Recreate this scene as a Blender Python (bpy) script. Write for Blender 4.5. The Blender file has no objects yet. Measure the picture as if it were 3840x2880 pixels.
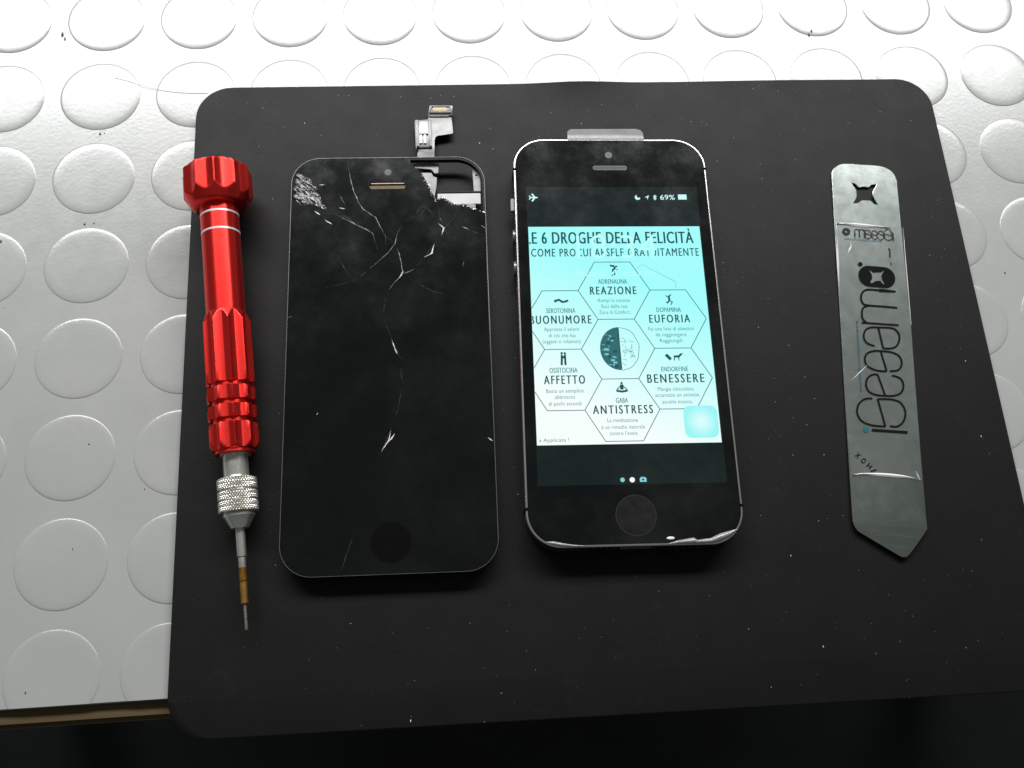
import bpy, bmesh, math, random
from mathutils import Vector, Matrix, Euler
random.seed(7)
MM = 0.001
scene = bpy.context.scene
C = scene.collection

# ------------------------------------------------------------------ camera, world, lamp, exposure
cam_d = bpy.data.cameras.new('camera'); cam = bpy.data.objects.new('camera', cam_d); C.objects.link(cam)
cam.location = (0.104152, -0.125440, 0.253904)
cam.rotation_euler = Euler((0.318044, -0.051166, -0.065149), 'XYZ')
cam_d.sensor_width = 36.0; cam_d.lens = 32.627
cam_d.clip_start = 0.005; cam_d.clip_end = 50
scene.camera = cam
scene.render.resolution_x, scene.render.resolution_y = 1024, 768

world = bpy.data.worlds.new('World'); scene.world = world; world.use_nodes = True
bg = world.node_tree.nodes['Background']
bg.inputs['Color'].default_value = (0.93, 1.0, 0.95, 1); bg.inputs['Strength'].default_value = 0.11

def area_lamp(name, loc, target, sx, sy, power, col):
    d = bpy.data.lights.new(name, 'AREA'); d.shape = 'RECTANGLE'; d.size = sx; d.size_y = sy
    d.energy = power; d.color = col
    o = bpy.data.objects.new(name, d); C.objects.link(o); o.location = loc
    o.rotation_euler = (Vector(target) - Vector(loc)).to_track_quat('-Z', 'Y').to_euler()
    return o
# the ceiling fixture that stands behind the bench (its reflection is the glare on the far studs)
area_lamp('ceiling_lamp', (0.18, 0.90, 0.92), (0.18, 0.8999, 0.0), 1.85, 0.40, 42.0, (0.992, 0.995, 1.0))

scene.view_settings.view_transform = 'Standard'; scene.view_settings.look = 'None'
scene.view_settings.exposure = 0.0; scene.view_settings.gamma = 1.0

# ------------------------------------------------------------------ materials
def new_mat(name):
    m = bpy.data.materials.new(name); m.use_nodes = True
    nt = m.node_tree; return m, nt, nt.nodes['Principled BSDF']

def node(nt, kind, **kw):
    n = nt.nodes.new(kind)
    for k, v in kw.items():
        if k.startswith('i_'): n.inputs[k[2:].replace('_', ' ')].default_value = v
        else: setattr(n, k, v)
    return n

def ramp(nt, src, stops):
    r = nt.nodes.new('ShaderNodeValToRGB'); e = r.color_ramp.elements
    while len(e) < len(stops): e.new(0.5)
    for el, (p, c) in zip(e, stops):
        el.position = p; el.color = (c, c, c, 1) if isinstance(c, (int, float)) else (*c, 1)
    nt.links.new(src, r.inputs['Fac']); return r.outputs['Color']

def obj_coord(nt): return nt.nodes.new('ShaderNodeTexCoord').outputs['Object']

def noise(nt, co, scale, detail=4, rough=0.55):
    n = node(nt, 'ShaderNodeTexNoise'); n.inputs['Scale'].default_value = scale
    n.inputs['Detail'].default_value = detail; n.inputs['Roughness'].default_value = rough
    nt.links.new(co, n.inputs['Vector']); return n.outputs['Fac']

def mixc(nt, fac, a, b):
    m = nt.nodes.new('ShaderNodeMix'); m.data_type = 'RGBA'
    for sock, v in ((m.inputs[0], fac), (m.inputs[6], a), (m.inputs[7], b)):
        if hasattr(v, 'is_linked') or hasattr(v, 'links'): nt.links.new(v, sock)
        elif isinstance(v, (int, float)): sock.default_value = v
        else: sock.default_value = (*v, 1)
    return m.outputs[2]

def bump(nt, bsdf, h, strength, dist):
    b = nt.nodes.new('ShaderNodeBump'); b.inputs['Strength'].default_value = strength
    b.inputs['Distance'].default_value = dist
    nt.links.new(h, b.inputs['Height']); nt.links.new(b.outputs['Normal'], bsdf.inputs['Normal'])

def simple(name, col, rough=0.5, metal=0.0, spec=0.5, vary=0.0, vscale=200, rvary=0.0, bmp=0.0, bscale=2000, coat=0.0):
    m, nt, b = new_mat(name)
    b.inputs['Base Color'].default_value = (*col, 1); b.inputs['Roughness'].default_value = rough
    b.inputs['Metallic'].default_value = metal; b.inputs['Specular IOR Level'].default_value = spec
    b.inputs['Coat Weight'].default_value = coat
    if vary or rvary or bmp: co = obj_coord(nt)
    if vary:
        f = noise(nt, co, vscale)
        lo = tuple(c * (1 - vary) for c in col); hi = tuple(min(1, c * (1 + vary)) for c in col)
        nt.links.new(ramp(nt, f, [(0.3, lo), (0.7, hi)]), b.inputs['Base Color'])
    if rvary:
        f = noise(nt, co, vscale * 1.7)
        nt.links.new(ramp(nt, f, [(0.3, max(0.02, rough - rvary)), (0.7, rough + rvary)]), b.inputs['Roughness'])
    if bmp: bump(nt, b, noise(nt, co, bscale), bmp, 0.0002)
    return m

def emit(name, col, strength=1.0):
    m, nt, b = new_mat(name)
    b.inputs['Base Color'].default_value = (0.004, 0.004, 0.004, 1); b.inputs['Roughness'].default_value = 0.12
    b.inputs['Emission Color'].default_value = (*col, 1); b.inputs['Emission Strength'].default_value = strength
    return m

def black_rubber():
    m, nt, b = new_mat('black_rubber'); co = obj_coord(nt)
    base = ramp(nt, noise(nt, co, 45, 5), [(0.3, (0.0056, 0.0052, 0.0050)), (0.72, (0.0074, 0.0070, 0.0066))])
    smudge = ramp(nt, noise(nt, co, 150, 7, 0.75), [(0.60, 0.0), (0.80, 0.35)])
    c1 = mixc(nt, smudge, base, (0.030, 0.031, 0.030))
    v = node(nt, 'ShaderNodeTexVoronoi', feature='F1'); v.inputs['Scale'].default_value = 420
    nt.links.new(co, v.inputs['Vector'])
    sp = ramp(nt, v.outputs['Distance'], [(0.05, 1.0), (0.11, 0.0)])
    sel = node(nt, 'ShaderNodeSeparateColor'); nt.links.new(v.outputs['Color'], sel.inputs[0])
    pick = ramp(nt, sel.outputs[0], [(0.86, 0.0), (1.0, 0.45)])
    mul = node(nt, 'ShaderNodeMath', operation='MULTIPLY')
    nt.links.new(sp, mul.inputs[0]); nt.links.new(pick, mul.inputs[1])
    nt.links.new(mixc(nt, mul.outputs[0], c1, (0.20, 0.20, 0.19)), b.inputs['Base Color'])
    nt.links.new(ramp(nt, noise(nt, co, 120, 5), [(0.3, 0.49), (0.7, 0.54)]), b.inputs['Roughness'])
    b.inputs['Specular IOR Level'].default_value = 0.20
    bump(nt, b, noise(nt, co, 2600, 3), 0.22, 0.0002)
    return m

def grey_rubber():
    m, nt, b = new_mat('grey_rubber'); co = obj_coord(nt)
    base = ramp(nt, noise(nt, co, 22, 5), [(0.3, (0.365, 0.378, 0.362)), (0.7, (0.41, 0.415, 0.40))])
    v = node(nt, 'ShaderNodeTexVoronoi', feature='F1'); v.inputs['Scale'].default_value = 95
    nt.links.new(co, v.inputs['Vector'])
    sp = ramp(nt, v.outputs['Distance'], [(0.012, 1.0), (0.035, 0.0)])
    sel = node(nt, 'ShaderNodeSeparateColor'); nt.links.new(v.outputs['Color'], sel.inputs[0])
    pick = ramp(nt, sel.outputs[0], [(0.70, 0.0), (1.0, 0.8)])
    mul = node(nt, 'ShaderNodeMath', operation='MULTIPLY')
    nt.links.new(sp, mul.inputs[0]); nt.links.new(pick, mul.inputs[1])
    c1 = mixc(nt, mul.outputs[0], base, (0.16, 0.15, 0.14))
    stain = ramp(nt, noise(nt, co, 60, 7, 0.75), [(0.56, 0.0), (0.82, 0.40)])
    nt.links.new(mixc(nt, stain, c1, (0.35, 0.33, 0.29)), b.inputs['Base Color'])
    nt.links.new(ramp(nt, noise(nt, co, 160, 6, 0.65), [(0.3, 0.19), (0.7, 0.27)]), b.inputs['Roughness'])
    b.inputs['Specular IOR Level'].default_value = 0.75
    bump(nt, b, noise(nt, co, 900, 4), 0.10, 0.0003)
    return m

def dusty_glass(name, haze=0.035, rough=0.10):
    m, nt, b = new_mat(name); co = obj_coord(nt)
    f = noise(nt, co, 55, 6, 0.62)
    nt.links.new(ramp(nt, f, [(0.46, (0.003, 0.0036, 0.004)), (0.85, (haze, haze * 1.03, haze * 1.04))]), b.inputs['Base Color'])
    nt.links.new(ramp(nt, noise(nt, co, 85, 6, 0.7), [(0.38, rough + 0.02), (0.82, rough + 0.15)]), b.inputs['Roughness'])
    b.inputs['Specular IOR Level'].default_value = 0.5
    return m

def wood():
    m, nt, b = new_mat('wood_edge'); co = obj_coord(nt)
    mp = node(nt, 'ShaderNodeMapping'); mp.inputs['Scale'].default_value = (6, 260, 260)
    nt.links.new(co, mp.inputs['Vector'])
    f = noise(nt, mp.outputs['Vector'], 1.0, 6)
    nt.links.new(ramp(nt, f, [(0.3, (0.045, 0.028, 0.009)), (0.7, (0.105, 0.066, 0.024))]), b.inputs['Base Color'])
    b.inputs['Roughness'].default_value = 0.6
    return m

def brushed(name, col, rough, vary):
    m, nt, b = new_mat(name); co = obj_coord(nt)
    f = noise(nt, co, 110, 6, 0.65)
    lo = tuple(c * (1 - vary) for c in col)
    nt.links.new(ramp(nt, f, [(0.3, lo), (0.7, col)]), b.inputs['Base Color'])
    b.inputs['Metallic'].default_value = 1.0
    nt.links.new(ramp(nt, noise(nt, co, 240, 6, 0.7), [(0.3, rough - 0.02), (0.7, rough + 0.03)]), b.inputs['Roughness'])
    return m

def clear_film(name, alpha, rough=0.12, col=(0.75, 0.78, 0.76), bmp=0.15):
    m, nt, b = new_mat(name); co = obj_coord(nt)
    b.inputs['Base Color'].default_value = (*col, 1); b.inputs['Roughness'].default_value = rough
    nt.links.new(ramp(nt, noise(nt, co, 150, 5, 0.7), [(0.3, alpha * 0.75), (0.7, alpha * 1.25)]), b.inputs['Alpha'])
    if bmp: bump(nt, b, noise(nt, co, 130, 3), bmp, 0.0004)
    return m

def red_metal():
    """turned, red anodised aluminium: highlights stretch along the axis of the tool"""
    m = simple('red_anodised', (0.86, 0.034, 0.028), 0.30, metal=0.84); nt = m.node_tree; b = nt.nodes['Principled BSDF']
    t = node(nt, 'ShaderNodeTangent', direction_type='RADIAL', axis='Y')
    nt.links.new(t.outputs[0], b.inputs['Tangent'])
    b.inputs['Anisotropic'].default_value = 0.75; b.inputs['Anisotropic Rotation'].default_value = 0.25
    return m

def lit_black():
    m = dusty_glass('screen_backlit_black', 0.016, 0.08); b = m.node_tree.nodes['Principled BSDF']
    b.inputs['Emission Color'].default_value = (0.0042, 0.0100, 0.0098, 1); b.inputs['Emission Strength'].default_value = 1.0
    return m

def picture_panel():
    """the picture shown on the lit screen: cyan at its head, white at its foot"""
    m, nt, b = new_mat('screen_picture'); co = obj_coord(nt)
    s = node(nt, 'ShaderNodeSeparateXYZ'); nt.links.new(co, s.inputs[0])
    a = node(nt, 'ShaderNodeMath', operation='MULTIPLY_ADD'); a.inputs[1].default_value = -0.42
    nt.links.new(s.outputs[0], a.inputs[0]); nt.links.new(s.outputs[1], a.inputs[2])   # y - 0.42 x
    mr = node(nt, 'ShaderNodeMapRange'); mr.inputs['From Min'].default_value = 0.016; mr.inputs['From Max'].default_value = -0.030
    nt.links.new(a.outputs[0], mr.inputs['Value'])
    # y + .42x variant so the right margin stays cyan
    a.inputs[1].default_value = 0.45
    col = ramp(nt, mr.outputs[0], [(0.0, (0.365, 0.99, 0.985)), (0.45, (0.56, 1.0, 0.99)), (1.0, (0.93, 1.0, 0.985))])
    b.inputs['Base Color'].default_value = (0.01, 0.01, 0.01, 1); b.inputs['Roughness'].default_value = 0.12
    nt.links.new(col, b.inputs['Emission Color']); b.inputs['Emission Strength'].default_value = 0.98
    return m

def assist_button():
    m, nt, b = new_mat('floating_button'); co = obj_coord(nt)
    s = node(nt, 'ShaderNodeVectorMath', operation='DISTANCE'); s.inputs[1].default_value = (20.2 * MM, -28.1 * MM, 0)
    sx = node(nt, 'ShaderNodeVectorMath', operation='MULTIPLY'); sx.inputs[1].default_value = (1, 1, 0)
    nt.links.new(co, sx.inputs[0]); nt.links.new(sx.outputs[0], s.inputs[0])
    mr = node(nt, 'ShaderNodeMapRange'); mr.inputs['From Min'].default_value = 0.0005; mr.inputs['From Max'].default_value = 0.0045
    nt.links.new(s.outputs['Value'], mr.inputs['Value'])
    nt.links.new(ramp(nt, mr.outputs[0], [(0.0, (0.72, 1, 0.99)), (1.0, (0.33, 0.93, 0.93))]), b.inputs['Emission Color'])
    b.inputs['Emission Strength'].default_value = 0.98; b.inputs['Base Color'].default_value = (0.01, 0.01, 0.01, 1)
    b.inputs['Roughness'].default_value = 0.12
    return m

M = dict(
    mat=black_rubber(), sheet=grey_rubber(), wood=wood(),
    floor=simple('dark_floor', (0.006, 0.0075, 0.0085), 0.9, vary=0.5, vscale=12),
    leg=simple('dark_leg', (0.03, 0.03, 0.03), 0.5),
    red=red_metal(),
    band=simple('silver_band', (0.82, 0.80, 0.80), 0.3, metal=0.3),
    steel=simple('steel', (0.66, 0.66, 0.61), 0.30, metal=0.80, vary=0.12, vscale=300, rvary=0.05),
    knurl=simple('knurled_steel', (0.74, 0.72, 0.66), 0.30, metal=0.85, vary=0.25, vscale=700),
    brass=simple('worn_brass', (0.46, 0.26, 0.06), 0.35, metal=0.8, vary=0.3, vscale=600),
    brass_dark=simple('stained_brass', (0.28, 0.13, 0.02), 0.4, metal=0.7, vary=0.35, vscale=700),
    tip=simple('worn_tip', (0.30, 0.26, 0.22), 0.45, metal=0.8, vary=0.3, vscale=900),
    glass=dusty_glass('phone_glass', 0.016, 0.06), cracked=dusty_glass('cracked_glass', 0.008, 0.085),
    body=simple('grey_aluminium', (0.10, 0.10, 0.105), 0.42, metal=0.7, vary=0.1),
    rim=simple('polished_rim', (0.72, 0.70, 0.68), 0.22, metal=0.9),
    gap=simple('black_gap', (0.004, 0.004, 0.004), 0.9, spec=0.05),
    button=simple('metal_button', (0.22, 0.22, 0.22), 0.35, metal=0.6),
    homebtn=simple('home_glass', (0.013, 0.0135, 0.013), 0.22, vary=0.4, vscale=300),
    homering=simple('home_ring', (0.020, 0.021, 0.020), 0.3),
    sensor=simple('sensor_glass', (0.045, 0.05, 0.055), 0.35, vary=0.4, vscale=900),
    mesh=simple('speaker_mesh', (0.022, 0.023, 0.024), 0.5, vary=0.3, vscale=2500),
    lcd=lit_black(), pic=picture_panel(),
    ink=emit('screen_dark_teal', (0.012, 0.085, 0.090)), ink2=emit('screen_mid_teal', (0.05, 0.25, 0.26)),
    line=emit('screen_line', (0.03, 0.14, 0.14)), faint=emit('screen_faint_line', (0.20, 0.60, 0.60)),
    ghost=emit('screen_clock_white', (0.50, 1.0, 1.0)), icon=emit('screen_icon', (0.62, 0.98, 0.98)),
    dotw=emit('screen_white', (1.0, 1.0, 1.0)), dotc=emit('screen_cyan', (0.24, 0.62, 0.64)), assist=assist_button(),
    brain=emit('screen_brain_teal', (0.030, 0.145, 0.165)),
    film=clear_film('protective_film', 0.42, 0.20, (0.42, 0.41, 0.42), 0), filmw=simple('lifted_film', (0.34, 0.33, 0.33), 0.14, coat=1.0, vary=0.35, vscale=260),
    blade=brushed('blade_steel', (0.54, 0.59, 0.55), 0.215, 0.07), sleeve=clear_film('sleeve_film', 0.10, 0.16, (0.30, 0.32, 0.31)),
    bright_film=simple('film_glint_scratch', (0.86, 0.86, 0.86), 0.10, coat=1.0),  # white base stands in for highlights on clear film; scratches share it
    print_=simple('black_print', (0.005, 0.006, 0.0055), 0.8, spec=0.1), blue=simple('blue_print', (0.03, 0.13, 0.17), 0.7, spec=0.1),
    ghostprint=simple('grey_print', (0.028, 0.032, 0.031), 0.7, spec=0.15),
    plastic=simple('black_plastic', (0.008, 0.008, 0.008), 0.5, spec=0.22, vary=0.2),
    shield=simple('shield_metal', (0.20, 0.20, 0.20), 0.35, metal=0.6, vary=0.15),
    bracket=simple('bracket_metal', (0.25, 0.245, 0.24), 0.42, metal=0.3, vary=0.2, vscale=500),
    white=simple('white_reflector', (0.66, 0.64, 0.64), 0.25, vary=0.08),
    flex=simple('flex_cable', (0.27, 0.265, 0.26), 0.36, metal=0.15, vary=0.18, vscale=350),
    conn=simple('connector_shell', (0.17, 0.17, 0.165), 0.32, metal=0.5, vary=0.2, vscale=900),
    gold=simple('gold_contacts', (0.62, 0.48, 0.26), 0.35, metal=0.6), goldmesh=simple('gold_mesh', (0.085, 0.058, 0.020), 0.45, metal=0.4, vary=0.4, vscale=2500),
    pink=simple('copper_lip', (0.36, 0.25, 0.21), 0.35, metal=0.5),
    crack=simple('crack_glass', (0.23, 0.24, 0.23), 0.25, vary=0.6, vscale=500), crack2=simple('bright_chip', (0.72, 0.72, 0.72), 0.2, vary=0.2, vscale=900),
    crack3=simple('faint_crack', (0.045, 0.048, 0.047), 0.3, vary=0.5, vscale=500),
    shard=simple('shard_glass', (0.40, 0.41, 0.40), 0.16, vary=0.6, vscale=800, coat=1.0),
    dust=simple('dust_fleck', (0.34, 0.34, 0.33), 0.8), fleck=simple('white_fleck', (0.80, 0.80, 0.80), 0.5),
    crumb=simple('dark_crumb', (0.12, 0.115, 0.11), 0.7, vary=0.4, vscale=900), inkblue=simple('blue_black', (0.01, 0.012, 0.05), 0.4), hair=simple('hair', (0.26, 0.25, 0.24), 0.5),
)

# ------------------------------------------------------------------ mesh helpers (built in millimetres)
def link_mesh(name, bm, mat, parent=None, smooth=False, at=None):
    me = bpy.data.meshes.new(name)
    bmesh.ops.scale(bm, vec=(MM, MM, MM), verts=bm.verts)
    bmesh.ops.recalc_face_normals(bm, faces=bm.faces) if smooth != 'keep' else None
    bm.to_mesh(me); bm.free()
    me.materials.append(M[mat])
    if smooth is True:
        for p in me.polygons: p.use_smooth = True
    o = bpy.data.objects.new(name, me); C.objects.link(o)
    if parent: o.parent = parent
    if at: o.location = Vector(at) * MM
    return o

def auto_smooth(o, ang=35):
    me = o.data
    for p in me.polygons: p.use_smooth = True
    bm = bmesh.new(); bm.from_mesh(me)
    for e in bm.edges:
        if len(e.link_faces) != 2: continue
        za, zb = (abs(f.normal.z) > 0.9999 for f in e.link_faces)
        if e.calc_face_angle(0) > math.radians(ang) or za != zb: e.smooth = False
    bm.to_mesh(me); bm.free()
    return o

def thing(name, label, cat, loc, rz=0.0, group=None):
    o = bpy.data.objects.new(name, None); C.objects.link(o); o.empty_display_size = 0.01
    o.location = Vector(loc) * MM; o.rotation_euler = (0, 0, rz)
    o['label'] = label; o['category'] = cat
    if group: o['group'] = group
    return o

def tag(o, label, cat, kind=None):
    o['label'] = label; o['category'] = cat
    if kind: o['kind'] = kind
    return o

def round_rect(w, h, r, n=10, cx=0, cy=0):
    pts = []
    for sx, sy, a0 in ((1, 1, 0), (-1, 1, 90), (-1, -1, 180), (1, -1, 270)):
        for i in range(n + 1):
            a = math.radians(a0 + 90 * i / n)
            pts.append((cx + sx * (w / 2 - r) + r * math.cos(a), cy + sy * (h / 2 - r) + r * math.sin(a)))
    return pts

def circle(cx, cy, r, n=40, ry=None):
    ry = ry or r
    return [(cx + r * math.cos(2 * math.pi * i / n), cy + ry * math.sin(2 * math.pi * i / n)) for i in range(n)]

def curve_to_bm(cu):
    ob = bpy.data.objects.new('tmp', cu); C.objects.link(ob)
    bpy.context.view_layer.update()
    dg = bpy.context.evaluated_depsgraph_get()
    me = bpy.data.meshes.new_from_object(ob.evaluated_get(dg))
    bm = bmesh.new(); bm.from_mesh(me)
    bpy.data.objects.remove(ob); bpy.data.curves.remove(cu); bpy.data.meshes.remove(me)
    return bm

def plate(outlines, z0, z1, bev=0.0, seg=2):
    """filled outline(s) (the later ones are holes) as a slab from z0 to z1, its rims bevelled"""
    cu = bpy.data.curves.new('tmp', 'CURVE'); cu.dimensions = '2D'; cu.fill_mode = 'BOTH'
    h = (z1 - z0) / 2
    cu.extrude = max(0.0, h - bev); cu.bevel_depth = bev; cu.bevel_resolution = seg - 1; cu.offset = -bev
    for pts in outlines:
        sp = cu.splines.new('POLY'); sp.points.add(len(pts) - 1)
        for p, (x, y) in zip(sp.points, pts): p.co = (x, y, 0, 1)
        sp.use_cyclic_u = True
    bm = curve_to_bm(cu)
    bmesh.ops.remove_doubles(bm, verts=bm.verts, dist=1e-5)
    bmesh.ops.translate(bm, vec=(0, 0, (z0 + z1) / 2), verts=bm.verts)
    return bm

def flat(outlines, z):
    """a thin printed or displayed shape"""
    cu = bpy.data.curves.new('tmp', 'CURVE'); cu.dimensions = '2D'; cu.fill_mode = 'BOTH'
    for pts in outlines:
        sp = cu.splines.new('POLY'); sp.points.add(len(pts) - 1)
        for p, (x, y) in zip(sp.points, pts): p.co = (x, y, 0, 1)
        sp.use_cyclic_u = True
    bm = curve_to_bm(cu)
    bmesh.ops.translate(bm, vec=(0, 0, z), verts=bm.verts)
    return bm

def ribbon(bm, pts, w, z, taper=False, ridge=0.0, jitter=0.0):
    """a flat (or ridged) stroke along a polyline"""
    n = len(pts); L = []
    for i, (x, y) in enumerate(pts):
        a = pts[max(0, i - 1)]; b = pts[min(n - 1, i + 1)]
        dx, dy = b[0] - a[0], b[1] - a[1]; l = math.hypot(dx, dy) or 1
        nx, ny = -dy / l, dx / l
        k = 1.0
        if 0 < i < n - 1:
            p, q = pts[i], pts[i + 1]
            ex, ey = q[0] - p[0], q[1] - p[1]; el = math.hypot(ex, ey) or 1
            c = abs(nx * (-ey / el) + ny * (ex / el)); k = 1 / max(0.5, c)
        hw = w / 2 * k
        if taper: hw *= max(0.12, min(1.0, 2.4 * min(i + 0.15, n - 1 - i + 0.15) / max(1, n - 1)))
        if jitter: hw *= 1 + random.uniform(-jitter, jitter)
        l1 = bm.verts.new((x + nx * hw, y + ny * hw, z)); r1 = bm.verts.new((x - nx * hw, y - ny * hw, z))
        m1 = bm.verts.new((x, y, z + ridge)) if ridge else None
        L.append((l1, m1, r1))
    for (a, m, b), (c, k2, d) in zip(L, L[1:]):
        if ridge: bm.faces.new((a, m, k2, c)); bm.faces.new((m, b, d, k2))
        else: bm.faces.new((a, b, d, c))
    return bm

def dense(pts, step, wob=0.0):
    out = []
    for (x0, y0), (x1, y1) in zip(pts, pts[1:]):
        n = max(1, int(math.hypot(x1 - x0, y1 - y0) / step))
        for i in range(n):
            t = i / n; out.append((x0 + (x1 - x0) * t + random.uniform(-wob, wob), y0 + (y1 - y0) * t + random.uniform(-wob, wob)))
    out.append(pts[-1]); return out

def spline(pts, n=6):
    """Catmull-Rom through the points"""
    P = [pts[0]] + list(pts) + [pts[-1]]; out = []
    for i in range(1, len(P) - 2):
        a, b, c, d = P[i - 1], P[i], P[i + 1], P[i + 2]
        for k in range(n):
            t = k / n
            out.append(tuple(0.5 * (2 * b[j] + (c[j] - a[j]) * t + (2 * a[j] - 5 * b[j] + 4 * c[j] - d[j]) * t * t + (3 * b[j] - a[j] - 3 * c[j] + d[j]) * t ** 3) for j in (0, 1)))
    out.append(pts[-1]); return out

def add_box(bm, x0, x1, y0, y1, z0, z1):
    r = bmesh.ops.create_cube(bm, size=1.0)
    for v in r['verts']:
        v.co = ((x0 + x1) / 2 + v.co.x * (x1 - x0), (y0 + y1) / 2 + v.co.y * (y1 - y0), (z0 + z1) / 2 + v.co.z * (z1 - z0))
    return bm

def box(x0, x1, y0, y1, z0, z1, bev=0.0):
    bm = add_box(bmesh.new(), x0, x1, y0, y1, z0, z1)
    if bev: bmesh.ops.bevel(bm, geom=list(bm.edges), offset=bev, segments=2, affect='EDGES')
    return bm

def text_bm(s, track=1.0, off=0.0):
    cu = bpy.data.curves.new('tmp', 'FONT'); cu.body = s; cu.size = 1.0
    cu.space_character = track; cu.offset = off; cu.resolution_u = 3; cu.fill_mode = 'FRONT'
    return curve_to_bm(cu)
_b = text_bm('H'); CAP = max(v.co.y for v in _b.verts) - min(v.co.y for v in _b.verts); _b.free()

def fit_text(s, u0, u1, vbase, cap, z, track, off):
    bm = text_bm(s, track, off)
    x0 = min(v.co.x for v in bm.verts); x1 = max(v.co.x for v in bm.verts)
    for v in bm.verts:
        v.co = (u0 + (v.co.x - x0) / (x1 - x0) * (u1 - u0), vbase + v.co.y * cap / CAP, z)
    return bm

def clip_left(bm, u):
    bmesh.ops.bisect_plane(bm, geom=bm.verts[:] + bm.edges[:] + bm.faces[:], plane_co=(u, 0, 0), plane_no=(-1, 0, 0), clear_outer=True)
    return bm

# ------------------------------------------------------------------ bench, floor, studded sheet
fl = link_mesh('floor', box(-3000, 3000, -3000, 3000, -760, -750), 'floor'); fl['kind'] = 'structure'

bench = thing('workbench', 'wooden workbench board with its brown front edge showing under the grey studded sheet', 'workbench', (150, 0, -750))
link_mesh('board', box(-460, 480, -127.6, 450, 748 - 22, 748 - 0.03, 1.2), 'wood', bench)
for lx in (-430, 450):
    for ly in (-60, 410): link_mesh('leg', box(lx - 20, lx + 20, ly - 20, ly + 20, 0, 726 - 0.05), 'leg', bench)

sheet = thing('studded_sheet', 'light grey studded rubber sheet with round raised studs covering the workbench', 'rubber sheet', (0, 0, -2))
link_mesh('base', box(-134, 426, -122.9, 306, 0.0, 2.0, 0.25), 'sheet', sheet)
def lathe_z(profile, n=64):
    bm = bmesh.new(); rings = []
    for r, z in profile:
        rings.append([bm.verts.new((r * math.cos(2 * math.pi * i / n), r * math.sin(2 * math.pi * i / n), z)) for i in range(n)] if r > 1e-6 else [bm.verts.new((0, 0, z))])
    for a, b in zip(rings, rings[1:]):
        for i in range(n):
            j = (i + 1) % n
            if len(b) == 1: bm.faces.new((a[i], a[j], b[0]))
            else: bm.faces.new((a[i], a[j], b[j], b[i]))
    return bm
stud_prof = [(12.2, -0.05), (12.15, 0.045), (12.03, 0.10), (11.82, 0.15), (11.5, 0.193), (11.0, 0.232), (10.2, 0.266), (9.0, 0.288), (6, 0.302), (0, 0.308)]
stud0 = link_mesh('stud', lathe_z(stud_prof), 'sheet', sheet, smooth=True)
first = True
for r in range(-7, 8):
    for c in range(-3, 16):
        o = stud0 if first else stud0.copy()
        if not first: C.objects.link(o); o.parent = sheet
        first = False
        y = (3 - r) * 29.0066
        o.location = Vector(((c - 1) * 29.1675, y, 2.0)) * MM
        o.rotation_euler = (0, 0, random.uniform(0, 6.28))

# the row at the front is cut by the edge of the sheet
for o in [o for o in sheet.children if o.name.startswith('stud') and o.location.y < -0.1105]:
    me = o.data.copy(); o.data = me; o.rotation_euler = (0, 0, 0)
    bm = bmesh.new(); bm.from_mesh(me)
    yc = -0.1229 - o.location.y
    res = bmesh.ops.bisect_plane(bm, geom=bm.verts[:] + bm.edges[:] + bm.faces[:], plane_co=(0, yc + 0.0002, 0), plane_no=(0, -1, 0), clear_outer=True)
    bm.to_mesh(me); bm.free()

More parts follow.
